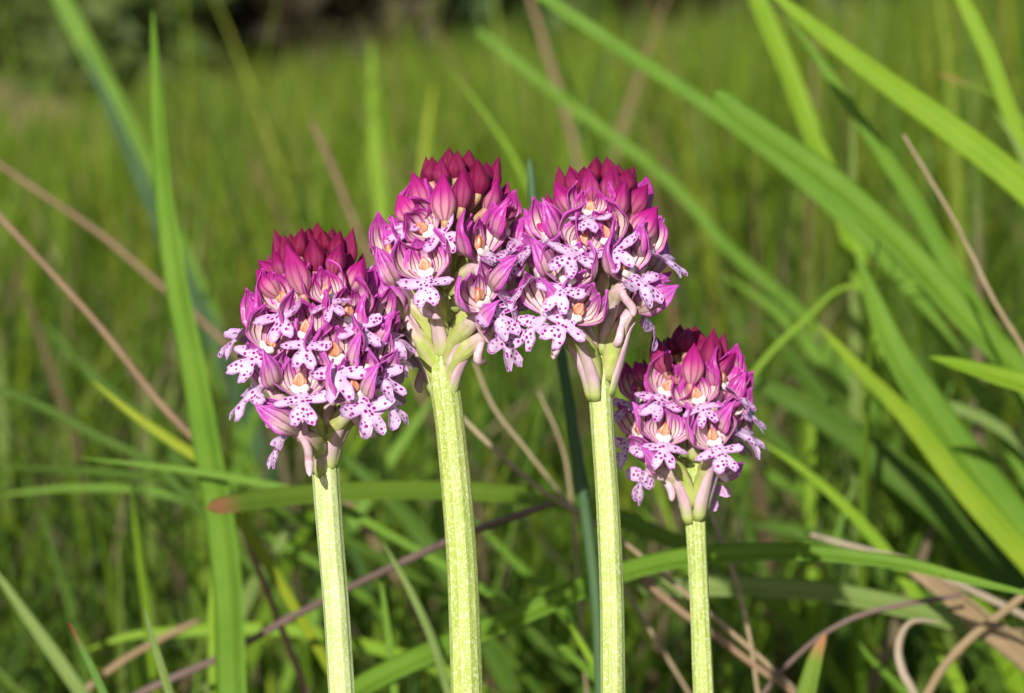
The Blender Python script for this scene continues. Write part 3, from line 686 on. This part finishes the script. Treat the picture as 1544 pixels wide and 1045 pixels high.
G, S_ = 'grass_blade', 'dry_stalk'
B = [
 (G, 'broad bright yellow-green grass blade slanting across in front of all other long blades', 'grass', [(1130, -40), (1230, 42), (1330, 118), (1430, 190), (1544, 280), (1640, 380), (1720, 520)], 46, .47, 'bright', dict(twist=12)),
 (G, 'narrow pale green blade crossing under the broad yellow-green one and ending in the leafy tuft', 'grass', [(1185, 20), (1235, 90), (1290, 170), (1380, 305), (1450, 430), (1530, 560), (1600, 700)], 31, .50, 'mid', dict(twist=20)),
 (G, 'wide mid-green blade with a blunt creased top bending down to the leafy tuft', 'grass', [(1078, 138), (1130, 185), (1250, 270), (1350, 360), (1450, 470), (1545, 570), (1620, 690)], 42, .48, 'mid', dict(twist=-10, taper='blunt')),
 (G, 'long light green blade passing behind the creased wide blade', 'grass', [(800, -18), (920, 62), (1020, 128), (1110, 190), (1230, 290), (1360, 420), (1470, 580), (1560, 740)], 25, .53, 'mid', dict(twist=5, taper='none')),
 (G, 'upright bright blade crossing behind the creased wide blade', 'grass', [(1130, -30), (1182, 90), (1228, 210), (1270, 320), (1310, 450), (1345, 550), (1400, 700), (1450, 820)], 36, .56, 'bright', dict(twist=-15, taper='none')),
 (G, 'bright blade rising steeply beside a small forked sprig', 'grass', [(1445, -15), (1490, 80), (1525, 175), (1560, 270), (1610, 420)], 30, .50, 'bright', dict(twist=10, taper='none')),
 (S_, 'thin straight tan straw standing before the leafy tuft', 'stalk', [(1362, 203), (1440, 335), (1500, 455), (1545, 530), (1620, 680)], 8, .44, 'straw', dict(roundish=True, taper='none')),
 (G, 'thin wiry green shoot bowing over in a low arch', 'grass', [(1440, 418), (1380, 424), (1310, 428), (1262, 438), (1215, 480), (1150, 545), (1090, 640), (1050, 760)], 9, .52, 'bright', dict(twist=0)),
 (G, 'short pointed blade with its light green tip aimed away from the tuft', 'grass', [(1402, 538), (1450, 550), (1500, 565), (1560, 585), (1640, 640)], 34, .43, 'bright', dict(twist=-8)),
 (G, 'yellow-ridged broad blade lying over the dark arching leaf', 'grass', [(1235, 490), (1300, 560), (1370, 630), (1440, 720), (1510, 800), (1580, 880)], 36, .47, 'lime', dict(twist=10)),
 (G, 'widest smooth green blade leaning beside the yellow-ridged one', 'grass', [(1290, 380), (1340, 510), (1400, 610), (1470, 710), (1540, 800), (1610, 890)], 60, .49, 'mid', dict(twist=-12)),
 (G, 'dark green broad leaf arching low behind the short orchid', 'grass', [(1090, 560), (1170, 590), (1260, 640), (1350, 705), (1450, 790), (1560, 900)], 56, .53, 'deep', dict(twist=18)),
 (G, 'steep dark green blade behind the dark arching leaf', 'grass', [(1150, 480), (1230, 590), (1320, 700), (1390, 800), (1440, 900)], 40, .58, 'deep', dict(twist=-20)),
 (G, 'long green blade bowing low across behind the thick stems', 'grass', [(530, 1045), (640, 988), (760, 938), (880, 886), (960, 857), (1060, 838), (1200, 833), (1350, 848), (1460, 874), (1590, 905)], 34, (.385, .43), 'mid', dict(twist=12, root_first=True, taper='tip')),
 (G, 'pale yellowish blade bowing just under the long low one', 'grass', [(960, 886), (1060, 884), (1150, 886), (1250, 893), (1350, 913), (1450, 940), (1560, 985)], 32, .45, 'pale', dict(twist=-10, taper='blunt')),
 (G, 'tall tapering blade standing alone with a pale needle tip', 'grass', [(230, 16), (236, 150), (246, 285), (266, 425), (290, 545), (310, 660), (330, 770), (345, 900), (350, 1045)], 42, (.49, .425), 'mid', dict(twist=8)),
 (G, 'blurred green blade leaning past the lone tall one', 'grass', [(80, -25), (130, 70), (190, 190), (250, 330), (310, 470), (350, 600)], 36, .85, 'mid', dict(twist=0, taper='none')),
 (G, 'dark bluish blade leaning behind the lone tall one', 'grass', [(120, 60), (170, 170), (215, 270), (262, 380), (320, 500), (380, 640)], 30, .80, 'blue', dict(twist=25)),
 (S_, 'brown jointed stalk slanting down to the tall tapering blade', 'stalk', [(-30, 295), (60, 392), (150, 492), (240, 606), (325, 698), (350, 760)], 13, .462, 'brown', dict(roundish=True, taper='none')),
 (S_, 'thin brown stalk running behind the flowers of the palest stemmed orchid', 'stalk', [(-30, 228), (60, 290), (150, 352), (230, 420), (300, 480), (380, 560), (440, 640)], 11, .60, 'brown', dict(roundish=True, taper='none')),
 (S_, 'reddish brown stalk tip blurred between two orchid spikes', 'stalk', [(470, 184), (500, 250), (530, 325), (562, 400), (600, 500)], 11, .68, 'brown', dict(roundish=True, taper='none')),
 (S_, 'faint brown stalk high in the blurred meadow above the spikes', 'stalk', [(795, -15), (822, 70), (850, 160), (872, 250), (890, 350)], 12, .95, 'brown', dict(roundish=True, taper='none')),
 (G, 'yellow blade tip beside the brown jointed stalk', 'grass', [(138, 573), (195, 620), (255, 662), (310, 700), (345, 755)], 17, .458, 'yellow', dict(twist=15)),
 (G, 'flat yellow-green blade with a rounded brown tip behind the stems', 'grass', [(312, 766), (400, 751), (500, 742), (620, 738), (740, 742), (850, 756), (960, 790)], 29, (.405, .47), 'browntip', dict(twist=10, taper='blunt')),
 (G, 'slim green blade lying level above the brown-tipped one', 'grass', [(118, 690), (250, 705), (360, 722), (470, 748), (560, 790)], 13, .44, 'mid', dict(twist=5)),
 (G, 'low bowed blade sweeping in from the open meadow', 'grass', [(-30, 575), (60, 612), (150, 660), (230, 700), (300, 770)], 16, .50, 'deep', dict(twist=-15, taper='none')),
 (S_, 'long dark grey woody stalk slanting behind the pale stem', 'stalk', [(205, 1050), (330, 992), (430, 936), (540, 880), (620, 842), (700, 806), (830, 760)], 14, (.40, .46), 'grey', dict(roundish=True, taper='none', root_first=True)),
 (G, 'short blade with a reddish tip standing beside its green twin', 'grass', [(103, 937), (130, 990), (158, 1050)], 12, .38, 'redtip', dict(twist=0)),
 (G, 'short green blade with a pale tip beside the reddish one', 'grass', [(217, 915), (235, 980), (257, 1050)], 13, .38, 'pale', dict(twist=10)),
 (G, 'bluish cylindrical rush stem rising between the two tallest spikes', 'rush', [(798, 238), (806, 315), (822, 410), (845, 530), (864, 650), (884, 780), (898, 900), (905, 1045)], 17, .39, 'blue', dict(roundish=True, taper='blunt')),
 (S_, 'curved tan straw sagging between the two thick stems', 'stalk', [(690, 622), (750, 682), (820, 742), (900, 790), (980, 850)], 10, .42, 'straw', dict(roundish=True, taper='none')),
 (S_, 'thin straw crossing above the sagging tan one', 'stalk', [(715, 545), (745, 615), (795, 680), (868, 775), (930, 870)], 7, .45, 'straw', dict(roundish=True, taper='none')),
 (S_, 'fine upright straw close to the bluish rush', 'stalk', [(812, 590), (848, 675), (862, 760), (870, 860)], 6, .46, 'straw', dict(roundish=True, taper='none')),
 (S_, 'thick brown stalk fallen low beside the slender stem', 'stalk', [(905, 810), (1000, 900), (1080, 960), (1150, 1012), (1215, 1060)], 15, .42, 'brown', dict(roundish=True, taper='none')),
 (S_, 'thin leaning straw just past the slender stem', 'stalk', [(1070, 770), (1108, 870), (1130, 960), (1142, 1040)], 9, .42, 'straw', dict(roundish=True, taper='none')),
 (S_, 'greyish twig lying low toward the dead leaves', 'stalk', [(1450, 897), (1330, 918), (1255, 948), (1190, 1000), (1140, 1060)], 10, .42, 'grey', dict(roundish=True, taper='none')),
 ('dead_leaf', 'broad withered tan leaf slanting down at the meadow floor', 'leaf', [(1345, 836), (1420, 884), (1490, 940), (1570, 1000), (1640, 1070)], 44, .43, 'dead', dict(twist=25, fold=.5)),
 ('dead_leaf', 'pale curled dry leaf hooked over near the withered tan one', 'leaf', [(1420, 938), (1375, 940), (1358, 972), (1364, 1010), (1390, 1060)], 13, .41, 'palestraw', dict(twist=35, taper='tip', fold=.7)),
 (S_, 'brown stalk crossing under the broad withered leaf', 'stalk', [(1580, 868), (1510, 925), (1460, 965), (1420, 1010), (1385, 1070)], 16, .425, 'dead', dict(roundish=True, taper='none')),
 ('dead_leaf', 'crumpled brown leaf lying behind the withered tan one', 'leaf', [(1380, 930), (1440, 950), (1510, 965), (1580, 975)], 26, .46, 'dead', dict(twist=-30, fold=.6)),
 (G, 'short yellow leaf with a withered brown tip near the fallen stalk', 'grass', [(1245, 955), (1232, 985), (1222, 1020), (1212, 1060)], 28, .40, 'browntip', dict(twist=10)),
 (S_, 'pale pinkish straw end poking from behind the long low blade', 'stalk', [(1222, 806), (1270, 820), (1330, 836), (1400, 860)], 13, .455, 'palestraw', dict(roundish=True, taper='none')),
 (G, 'narrow light blade leaning close beside the palest stem', 'grass', [(578, 818), (618, 890), (650, 960), (675, 1040)], 13, .42, 'pale', dict(twist=10)),
 (G, 'upright thin blade close beside the palest stem', 'grass', [(572, 858), (584, 950), (595, 1050)], 12, .43, 'mid', dict(twist=-10)),
 (G, 'dark green blade slanting behind the palest stem', 'grass', [(480, 660), (560, 725), (630, 800), (700, 900), (750, 1000)], 30, .55, 'deep', dict(twist=15)),
 (G, 'light blade rising steeply behind the lowest pale flower', 'grass', [(660, 590), (610, 660), (560, 735), (500, 850), (460, 960)], 26, .60, 'mid', dict(twist=-15)),
 (G, 'thin green blade tilting toward the tallest bud cluster', 'grass', [(680, 105), (730, 170), (770, 230), (800, 290), (850, 400)], 9, .60, 'bright', dict(twist=0)),
 (G, 'long blurred blade drifting behind the dark pointed buds', 'grass', [(720, 45), (850, 150), (1000, 265), (1100, 375), (1210, 475), (1290, 580)], 19, .78, 'mid', dict(twist=8, taper='none')),
 (G, 'blurred yellow-green blade upright behind the tallest spike', 'grass', [(655, 120), (645, 190), (636, 280), (625, 420)], 16, 1.0, 'yellow', dict(twist=0)),
 (G, 'soft upright yellowish blade between two blurred stalks', 'grass', [(560, 60), (562, 160), (570, 270), (585, 420)], 22, 1.05, 'bright', dict(twist=0)),
 (G, 'broad soft green blade leaning behind the leafy tuft', 'grass', [(1085, 410), (1170, 470), (1250, 560), (1330, 680), (1390, 820)], 24, .66, 'mid', dict(twist=0)),
 (G, 'slim green blade falling in front of the dark arching leaf', 'grass', [(1140, 660), (1220, 715), (1300, 790), (1370, 880), (1420, 980)], 20, .47, 'bright', dict(twist=12)),
 (G, 'low pale blade curling over beyond the dead leaves', 'grass', [(1360, 610), (1430, 612), (1500, 640), (1560, 690), (1620, 780)], 18, .52, 'pale', dict(twist=20, taper='blunt')),
 (G, 'small forked sprig with a brown tip beside the steep bright blade', 'grass', [(1412, 110), (1460, 128), (1510, 150), (1560, 200)], 8, .55, 'browntip', dict(twist=0)),
 (G, 'thin light sprig below the brown-tipped one', 'grass', [(1500, 168), (1530, 215), (1560, 280)], 8, .5, 'pale', dict(twist=0)),
 (G, 'level green blade low in the dim grass under the brown-tipped one', 'grass', [(130, 980), (200, 958), (300, 950), (400, 948), (500, 960)], 20, .50, 'bright', dict(twist=12)),
 (G, 'leaning light blade in the dim grass beyond the palest stem', 'grass', [(450, 770), (410, 840), (370, 905), (330, 1000)], 24, .55, 'pale', dict(twist=15)),
 (S_, 'tan dead stalk fallen in the dim grass beside the two short blades', 'stalk', [(300, 935), (240, 965), (180, 1000), (120, 1050)], 15, .48, 'dead', dict(roundish=True, taper='none')),
]
for name, label, cat, px, wd, d, mat, kw in B: strand(name, label, cat, px, wd, d, mat, **kw)
# slim blades in the tangle
SLIM = [([(-20, 703), (150, 712), (300, 732), (430, 775)], 15, .52, 'deep'), ([(-20, 748), (120, 735), (240, 742), (330, 775)], 13, .56, 'mid'),
        ([(198, 745), (212, 850), (226, 960), (236, 1050)], 13, .50, 'bright'), ([(330, 800), (322, 880), (320, 960), (322, 1050)], 15, .47, 'bright'),
        ([(-15, 850), (40, 930), (90, 1000), (130, 1060)], 20, .46, 'pale'), ([(60, 760), (85, 850), (110, 930), (130, 1030)], 14, .60, 'deep'),
        ([(700, 770), (760, 830), (830, 900), (900, 985)], 15, .52, 'mid'), ([(850, 925), (885, 985), (920, 1050)], 12, .43, 'bright'),
        ([(740, 880), (790, 940), (850, 1010), (900, 1060)], 20, .55, 'deep'), ([(1226, 560), (1224, 660), (1222, 760), (1226, 900)], 16, .60, 'bright'),
        ([(1100, 700), (1125, 790), (1160, 880), (1200, 980)], 13, .56, 'deep'), ([(1300, 700), (1270, 780), (1250, 860), (1240, 960)], 10, .55, 'mid'),
        ([(1290, 960), (1310, 990), (1350, 1030), (1390, 1070)], 12, .47, 'mid'), ([(960, 760), (1010, 820), (1075, 900), (1130, 990)], 16, .58, 'mid'),
        ([(1130, 790), (1200, 800), (1290, 830), (1370, 880)], 30, .57, 'deep'), ([(1440, 560), (1420, 640), (1415, 740), (1425, 860)], 14, .60, 'mid'),
        ([(60, 480), (130, 560), (220, 640), (300, 740)], 22, .66, 'deep'), ([(420, 560), (380, 640), (350, 740), (335, 860)], 20, .68, 'mid'),
        ([(1010, 560), (1090, 600), (1180, 670), (1250, 760)], 18, .62, 'deep'), ([(960, 700), (1040, 690), (1120, 700), (1200, 740)], 14, .64, 'mid')]
SLIM_LABELS = ['level dark green slim blade above the pale twin in the open meadow',
    'faintly curved level blade just under the dark level one',
    'upright slim bright blade behind the two short tipped blades',
    'upright bright blade rooted against the tall needle-tipped blade',
    'pale leaning blade beyond the reddish-tipped short blade',
    'dim steep blade in the dark grass past the reddish-tipped one',
    'green blade slanting down between the two thickest stems',
    'short bright blade leaning at the foot of the straight green stem',
    'broad dim blade slanting behind the low bowed blade',
    'upright bright blade behind the thin wiry arch',
    'dim narrow blade leaning just past the slender orchid stem',
    'thin blade tilting the other way beside the upright bright one',
    'small green blade near the brown-tipped yellow leaf',
    'green blade slanting down behind the slender orchid stem',
    'broad dark blade lying level behind the pale pinkish straw',
    'slim upright blade rising through the leafy tuft',
    'broad dim blade slanting beneath the brown jointed stalk',
    'soft green blade curving up behind the palest spike',
    'dim blade slanting out from behind the small orchid',
    'thin level blade crossing behind the small orchid']
for i, (px, wd, d, mat) in enumerate(SLIM):
    o = strand(G, SLIM_LABELS[i], 'grass', px, wd, d, mat, twist=(-20, 12, 25, -5)[i % 4]); o['group'] = 'slim blades in the tangle'

# ------------------------------------------------------------------ the meadow
PAL = np.array([(.12, .20, .014), (.155, .24, .016), (.19, .27, .018), (.075, .14, .016), (.21, .27, .040), (.25, .29, .016), (.32, .23, .11), (.24, .15, .075)])
def meadow(name, label, n, y0, y1, spread, hfun, wid, segs, fold, probs, seed, leanf=1.0, avoid=None, power=1.0, hue=(1, 1, 1), cap=None):
    g = np.random.default_rng(seed)
    y = y0 + (y1 - y0) * g.random(n)**power
    x = (g.random(n) * 2 - 1) * (spread[0] + spread[1] * y)
    # clumps
    cl = g.normal(0, 1, (n, 2)) * .012; x += cl[:, 0]; y += cl[:, 1]
    if avoid is not None:
        keep = ~avoid(x, y); x, y = x[keep], y[keep]; n = len(x)
    h = np.minimum(hfun(x, y, g) * np.exp(g.normal(0, .22, n)), cap or (.225 + .14 * side(x, y)))
    lean = np.abs(g.normal(0, .5, n)) * leanf; az = g.random(n) * 2 * np.pi
    curl = g.normal(.5, .55, n) * leanf
    W = wid[0] + (wid[1] - wid[0]) * g.random(n)**2
    face = g.random(n) * 2 * np.pi
    k = segs + 1; s = np.linspace(0, 1, k)
    th = lean[:, None] * .55 + curl[:, None] * 1.5 * s[None]**1.3
    ds = h[:, None] / segs
    dr = np.sin(th) * ds; dz = np.cos(th) * ds
    r = np.concatenate([np.zeros((n, 1)), np.cumsum(dr[:, :-1], 1)], 1); z = np.concatenate([np.zeros((n, 1)), np.cumsum(dz[:, :-1], 1)], 1)
    z = np.maximum(z, .004 + .01 * g.random(n)[:, None]) * (s[None] > 0) - .004 * (s[None] == 0)
    cx = x[:, None] + np.cos(az)[:, None] * r; cy = y[:, None] + np.sin(az)[:, None] * r
    wp = np.interp(s, [0, .3, .7, .9, 1], [.8, 1, .7, .35, .04])[None] * W[:, None]
    twist = face[:, None] + g.normal(0, .8, n)[:, None] * s[None]
    ox, oy = np.cos(twist) * wp / 2, np.sin(twist) * wp / 2
    if fold:
        fx, fy = -np.sin(twist) * wp * .18, np.cos(twist) * wp * .18
        V = np.stack([np.stack([cx - ox, cy - oy, z], 2), np.stack([cx + fx, cy + fy, z], 2), np.stack([cx + ox, cy + oy, z], 2)], 2); m = 3
    else:
        V = np.stack([np.stack([cx - ox, cy - oy, z], 2), np.stack([cx + ox, cy + oy, z], 2)], 2); m = 2
    V = V.reshape(-1, 3)
    base = (np.arange(n) * k * m)[:, None, None]; i = np.arange(segs)[None, :, None] * m; j = np.arange(m - 1)[None, None, :]
    q = np.stack([base + i + j, base + i + j + 1, base + i + j + 1 + m, base + i + j + m], 3).reshape(-1, 4)
    c = PAL[g.choice(len(PAL), n, p=probs)] * np.array(hue) * np.exp(g.normal(0, .16, (n, 1)))
    cc = np.repeat(c, k * m, axis=0).astype(np.float32)
    me = bpy.data.meshes.new(name)
    me.vertices.add(len(V)); me.vertices.foreach_set('co', V.astype(np.float32).ravel())
    me.loops.add(q.size); me.loops.foreach_set('vertex_index', q.astype(np.int32).ravel())
    me.polygons.add(len(q)); me.polygons.foreach_set('loop_start', np.arange(0, q.size, 4, dtype=np.int32))
    me.polygons.foreach_set('use_smooth', np.ones(len(q), bool)); me.update(calc_edges=True)
    a = me.color_attributes.new('tint', 'FLOAT_COLOR', 'POINT'); a.data.foreach_set('color', np.c_[cc, np.ones(len(cc), np.float32)].ravel())
    o = obj(name, me, M['grass']); tag(o, label, 'grass', kind='stuff'); return o

side = lambda x, y: np.clip((x / (.21 * np.maximum(y, .3)) + 1) / 2, 0, 1)        # 0 on the hedge side, 1 on the tuft side
meadow('short_grass', 'short green turf around the orchid stems', 1500, .18, .47, (.10, .35), lambda x, y, g: .07 + 0 * x, (.0012, .003), 6, True, [.2, .2, .15, .2, .1, .05, .06, .04], 1,
       avoid=None)
meadow('tangled_grass', 'tangled green grass with dry straws just behind the orchids', 5200, .52, 1.25, (.05, .36), lambda x, y, g: .115 + .07 * g.random(len(x)) + .03 * side(x, y), (.0014, .0055), 9, True, [.2, .2, .13, .2, .08, .05, .08, .06], 2, leanf=1.3, hue=(.78, .84, 1.0))
meadow('crossing_grass', 'wide grass leaves lying across one another in the tangle', 1250, .50, 1.05, (.05, .36), lambda x, y, g: .10 + .09 * g.random(len(x)), (.0038, .0085), 12, True, [.2, .2, .17, .16, .11, .06, .06, .04], 21, leanf=1.9, hue=(.80, .88, 1.0))
meadow('meadow_grass', 'soft blurred green meadow grass behind the tangle', 17000, 1.2, 3.4, (.1, .36), lambda x, y, g: .155 + .10 * side(x, y) + .05 * g.random(len(x)), (.002, .006), 6, False, [.24, .24, .18, .1, .1, .08, .04, .02], 3, leanf=.75)
meadow('tall_grass', 'scattered taller soft grass blades rising from the meadow', 420, .95, 2.6, (.1, .36), lambda x, y, g: .25 + .06 * g.random(len(x)), (.003, .007), 8, True, [.2, .2, .2, .1, .14, .08, .04, .04], 31, leanf=.45, cap=.34)
meadow('far_grass', 'far meadow grass fading toward the hedge', 26000, 3.2, 9.5, (.3, .38), lambda x, y, g: .11 + .28 * side(x, y), (.003, .009), 5, False, [.24, .24, .2, .08, .1, .08, .04, .02], 4, leanf=.7,
       avoid=lambda x, y: ((x + .98) / .33)**2 + ((y - 4.6) / .55)**2 < 1)

# ------------------------------------------------------------------ bare bank and hedge far behind
def bank():
    s = NT('dry_earth'); co = s.coord(); n1 = s.noise(9, co, 6); c = s.mix(s.ss(n1, .35, .65), (.24, .16, .085), (.36, .25, .14))
    mat = s.out(c, .9, .1, normal=s.bump(n1, .8, .03)); v = []; n = 22
    for i in range(n):
        for j in range(n):
            x, y = (i / (n - 1) - .5) * 2, (j / (n - 1) - .5) * 2
            r = math.hypot(x, y); z = .17 * max(0, 1 - r**2)**1.2 * (1 + .25 * math.sin(7 * x + 2) * math.sin(6 * y)) - .02
            v.append((x * .42, y * .6, z))
    o = obj('dry_bank', mesh('dry_bank', v, grid_faces(n, n)), mat, mw=Matrix.Translation((-.98, 4.6, 0)))
    tag(o, 'low bank of bare tan earth before the hedge', 'bank', kind='structure')
bank()

def shrub_mat(name, a, b):
    s = NT(name); co = s.coord(); nz = s.noise(6, co, 3); t = s.attr('tint').outputs['Color']
    c = s.mix(s.ss(nz, .35, .65), a, b); return s.out(s.mix(1.0, c, t, 'MULTIPLY'), .5, .3, .25)
SH = [shrub_mat('hedge_dark', (.030, .055, .014), (.05, .085, .02)), shrub_mat('hedge_olive', (.07, .105, .02), (.10, .14, .03)), shrub_mat('hedge_brown', (.06, .045, .025), (.075, .07, .03))]
BARK = simple('bark', (.07, .05, .035), (.12, .09, .06), 60, .85, .2, bd=.01)
def shrub(label, loc, rx, rz, kind, seed):
    g = np.random.default_rng(seed); root = obj('shrub', None); root.location = loc; tag(root, label, 'shrub', 'shrubs of the far hedge')
    for i in range(4):
        a = g.random() * 6.28; tip = np.array([math.cos(a) * rx * .55, math.sin(a) * rx * .55, rz * g.uniform(.8, 1.3)])
        p = bez([(0, 0, -.03), (0, 0, rz * .4), tip * .6, tip], 10)
        obj('stem', tube(p, np.linspace(.035, .008, 10), 7, name='stem'), BARK, root)
    n = 3600; cen = []; 
    for i in range(44):
        a, e = g.random() * 6.28, g.random()
        cen.append((math.cos(a) * rx * .75 * math.sqrt(g.random()), math.sin(a) * rx * .75 * math.sqrt(g.random()), rz * (.15 + 1.55 * e), g.uniform(.16, .34) * rx))
    cen = np.array(cen); ci = g.integers(0, len(cen), n)
    d = g.normal(0, 1, (n, 3)); d /= np.linalg.norm(d, axis=1, keepdims=True)
    c = cen[ci, :3] + d * (cen[ci, 3] * g.random(n)**.4)[:, None]; c[:, 2] = np.maximum(c[:, 2], .03)
    t1 = g.normal(0, 1, (n, 3)); t1 /= np.linalg.norm(t1, axis=1, keepdims=True); t2 = np.cross(t1, d); t2 /= np.maximum(1e-6, np.linalg.norm(t2, axis=1, keepdims=True))
    L = g.uniform(.05, .10, n)[:, None]
    V = np.stack([c - t1 * L, c + t2 * L * .42, c + t1 * L, c - t2 * L * .42], 1).reshape(-1, 3)
    tint = np.repeat(np.exp(g.normal(0, .25, (n, 1))) * np.ones((1, 3)), 4, axis=0)
    me = mesh('crown', V, np.arange(n * 4).reshape(-1, 4).tolist(), cols=tint, smooth=False)
    o = obj('crown', me, SH[kind], root); o['kind'] = 'stuff'
labels = ['rounded olive shrub behind the bare bank', 'dark shrub filling the gap beside the olive one', 'brownish thin shrub next to the dark gap filler', 'dark leafy shrub mid-hedge with a ragged top',
          'low brown shrub half hidden by meadow grass', 'olive shrub where the hedge meets the tall grass', 'dark shrub hidden behind the tall grass', 'olive shrub at the far end of the hedge',
          'dark shrub at the open end beyond the bank', 'brown shrub closing the hedge beyond the tall grass']
spec = [(-1.15, 6.3, .5, .34, 1), (-1.75, 6.9, .6, .5, 0), (-.55, 7.0, .55, .5, 2), (-.1, 7.2, .5, .5, 0), (.45, 7.3, .5, .42, 2), (1.0, 7.5, .55, .5, 1), (1.6, 7.6, .6, .55, 0), (2.4, 7.6, .6, .5, 1), (-2.6, 7.0, .6, .55, 0), (3.2, 7.8, .6, .5, 2)]
for i, (lb, (x, y, rx, rz, k)) in enumerate(zip(labels, spec)): shrub(lb, (x, y, 0), rx, rz, k, 50 + i)

# ------------------------------------------------------------------ a small beetle on a lip
def beetle(px, py):
    bpy.context.view_layer.update()
    o = Vector((0, 0, CAM_H)); d = (P(px, py, .32) - o).normalized()
    hit, loc, nrm, *_ = SC.ray_cast(bpy.context.evaluated_depsgraph_get(), o, d, distance=.4)
    if not hit: return
    if nrm.dot(d) > 0: nrm = -nrm
    mat = simple('beetle_shell', (.012, .016, .012), (.03, .045, .03), 900, .25, .6)
    q = nrm.to_track_quat('Z', 'Y').to_matrix().to_4x4() @ Matrix.Rotation(R(60), 4, 'Z')
    root = obj('beetle', None, mw=Matrix.Translation(loc) @ q); tag(root, 'tiny dark beetle resting on a flower of the loose tall spike', 'beetle')
    obj('abdomen', blob(lambda v: (v.x * .55 * (1 - .12 * v.x), v.y * .36, .30 + v.z * (.24 if v.z > 0 else .14)), 10, 12, 'abdomen'), mat, root)
    obj('head', blob(lambda v: (.70 + v.x * .2, v.y * .22, .27 + v.z * .15), 8, 10, 'head'), mat, root)
    for sg in (-1, 1):
        for x in (-.25, .1, .4):
            p = bez([(x, sg * .25, .25), (x * 1.2, sg * .5, .38), (x * 1.3, sg * .62, .2), (x * 1.5, sg * .72, .0)], 7) * MM
            obj('leg', tube(p, np.full(7, .035) * MM, 6, name='leg'), mat, root)
beetle(748, 402)
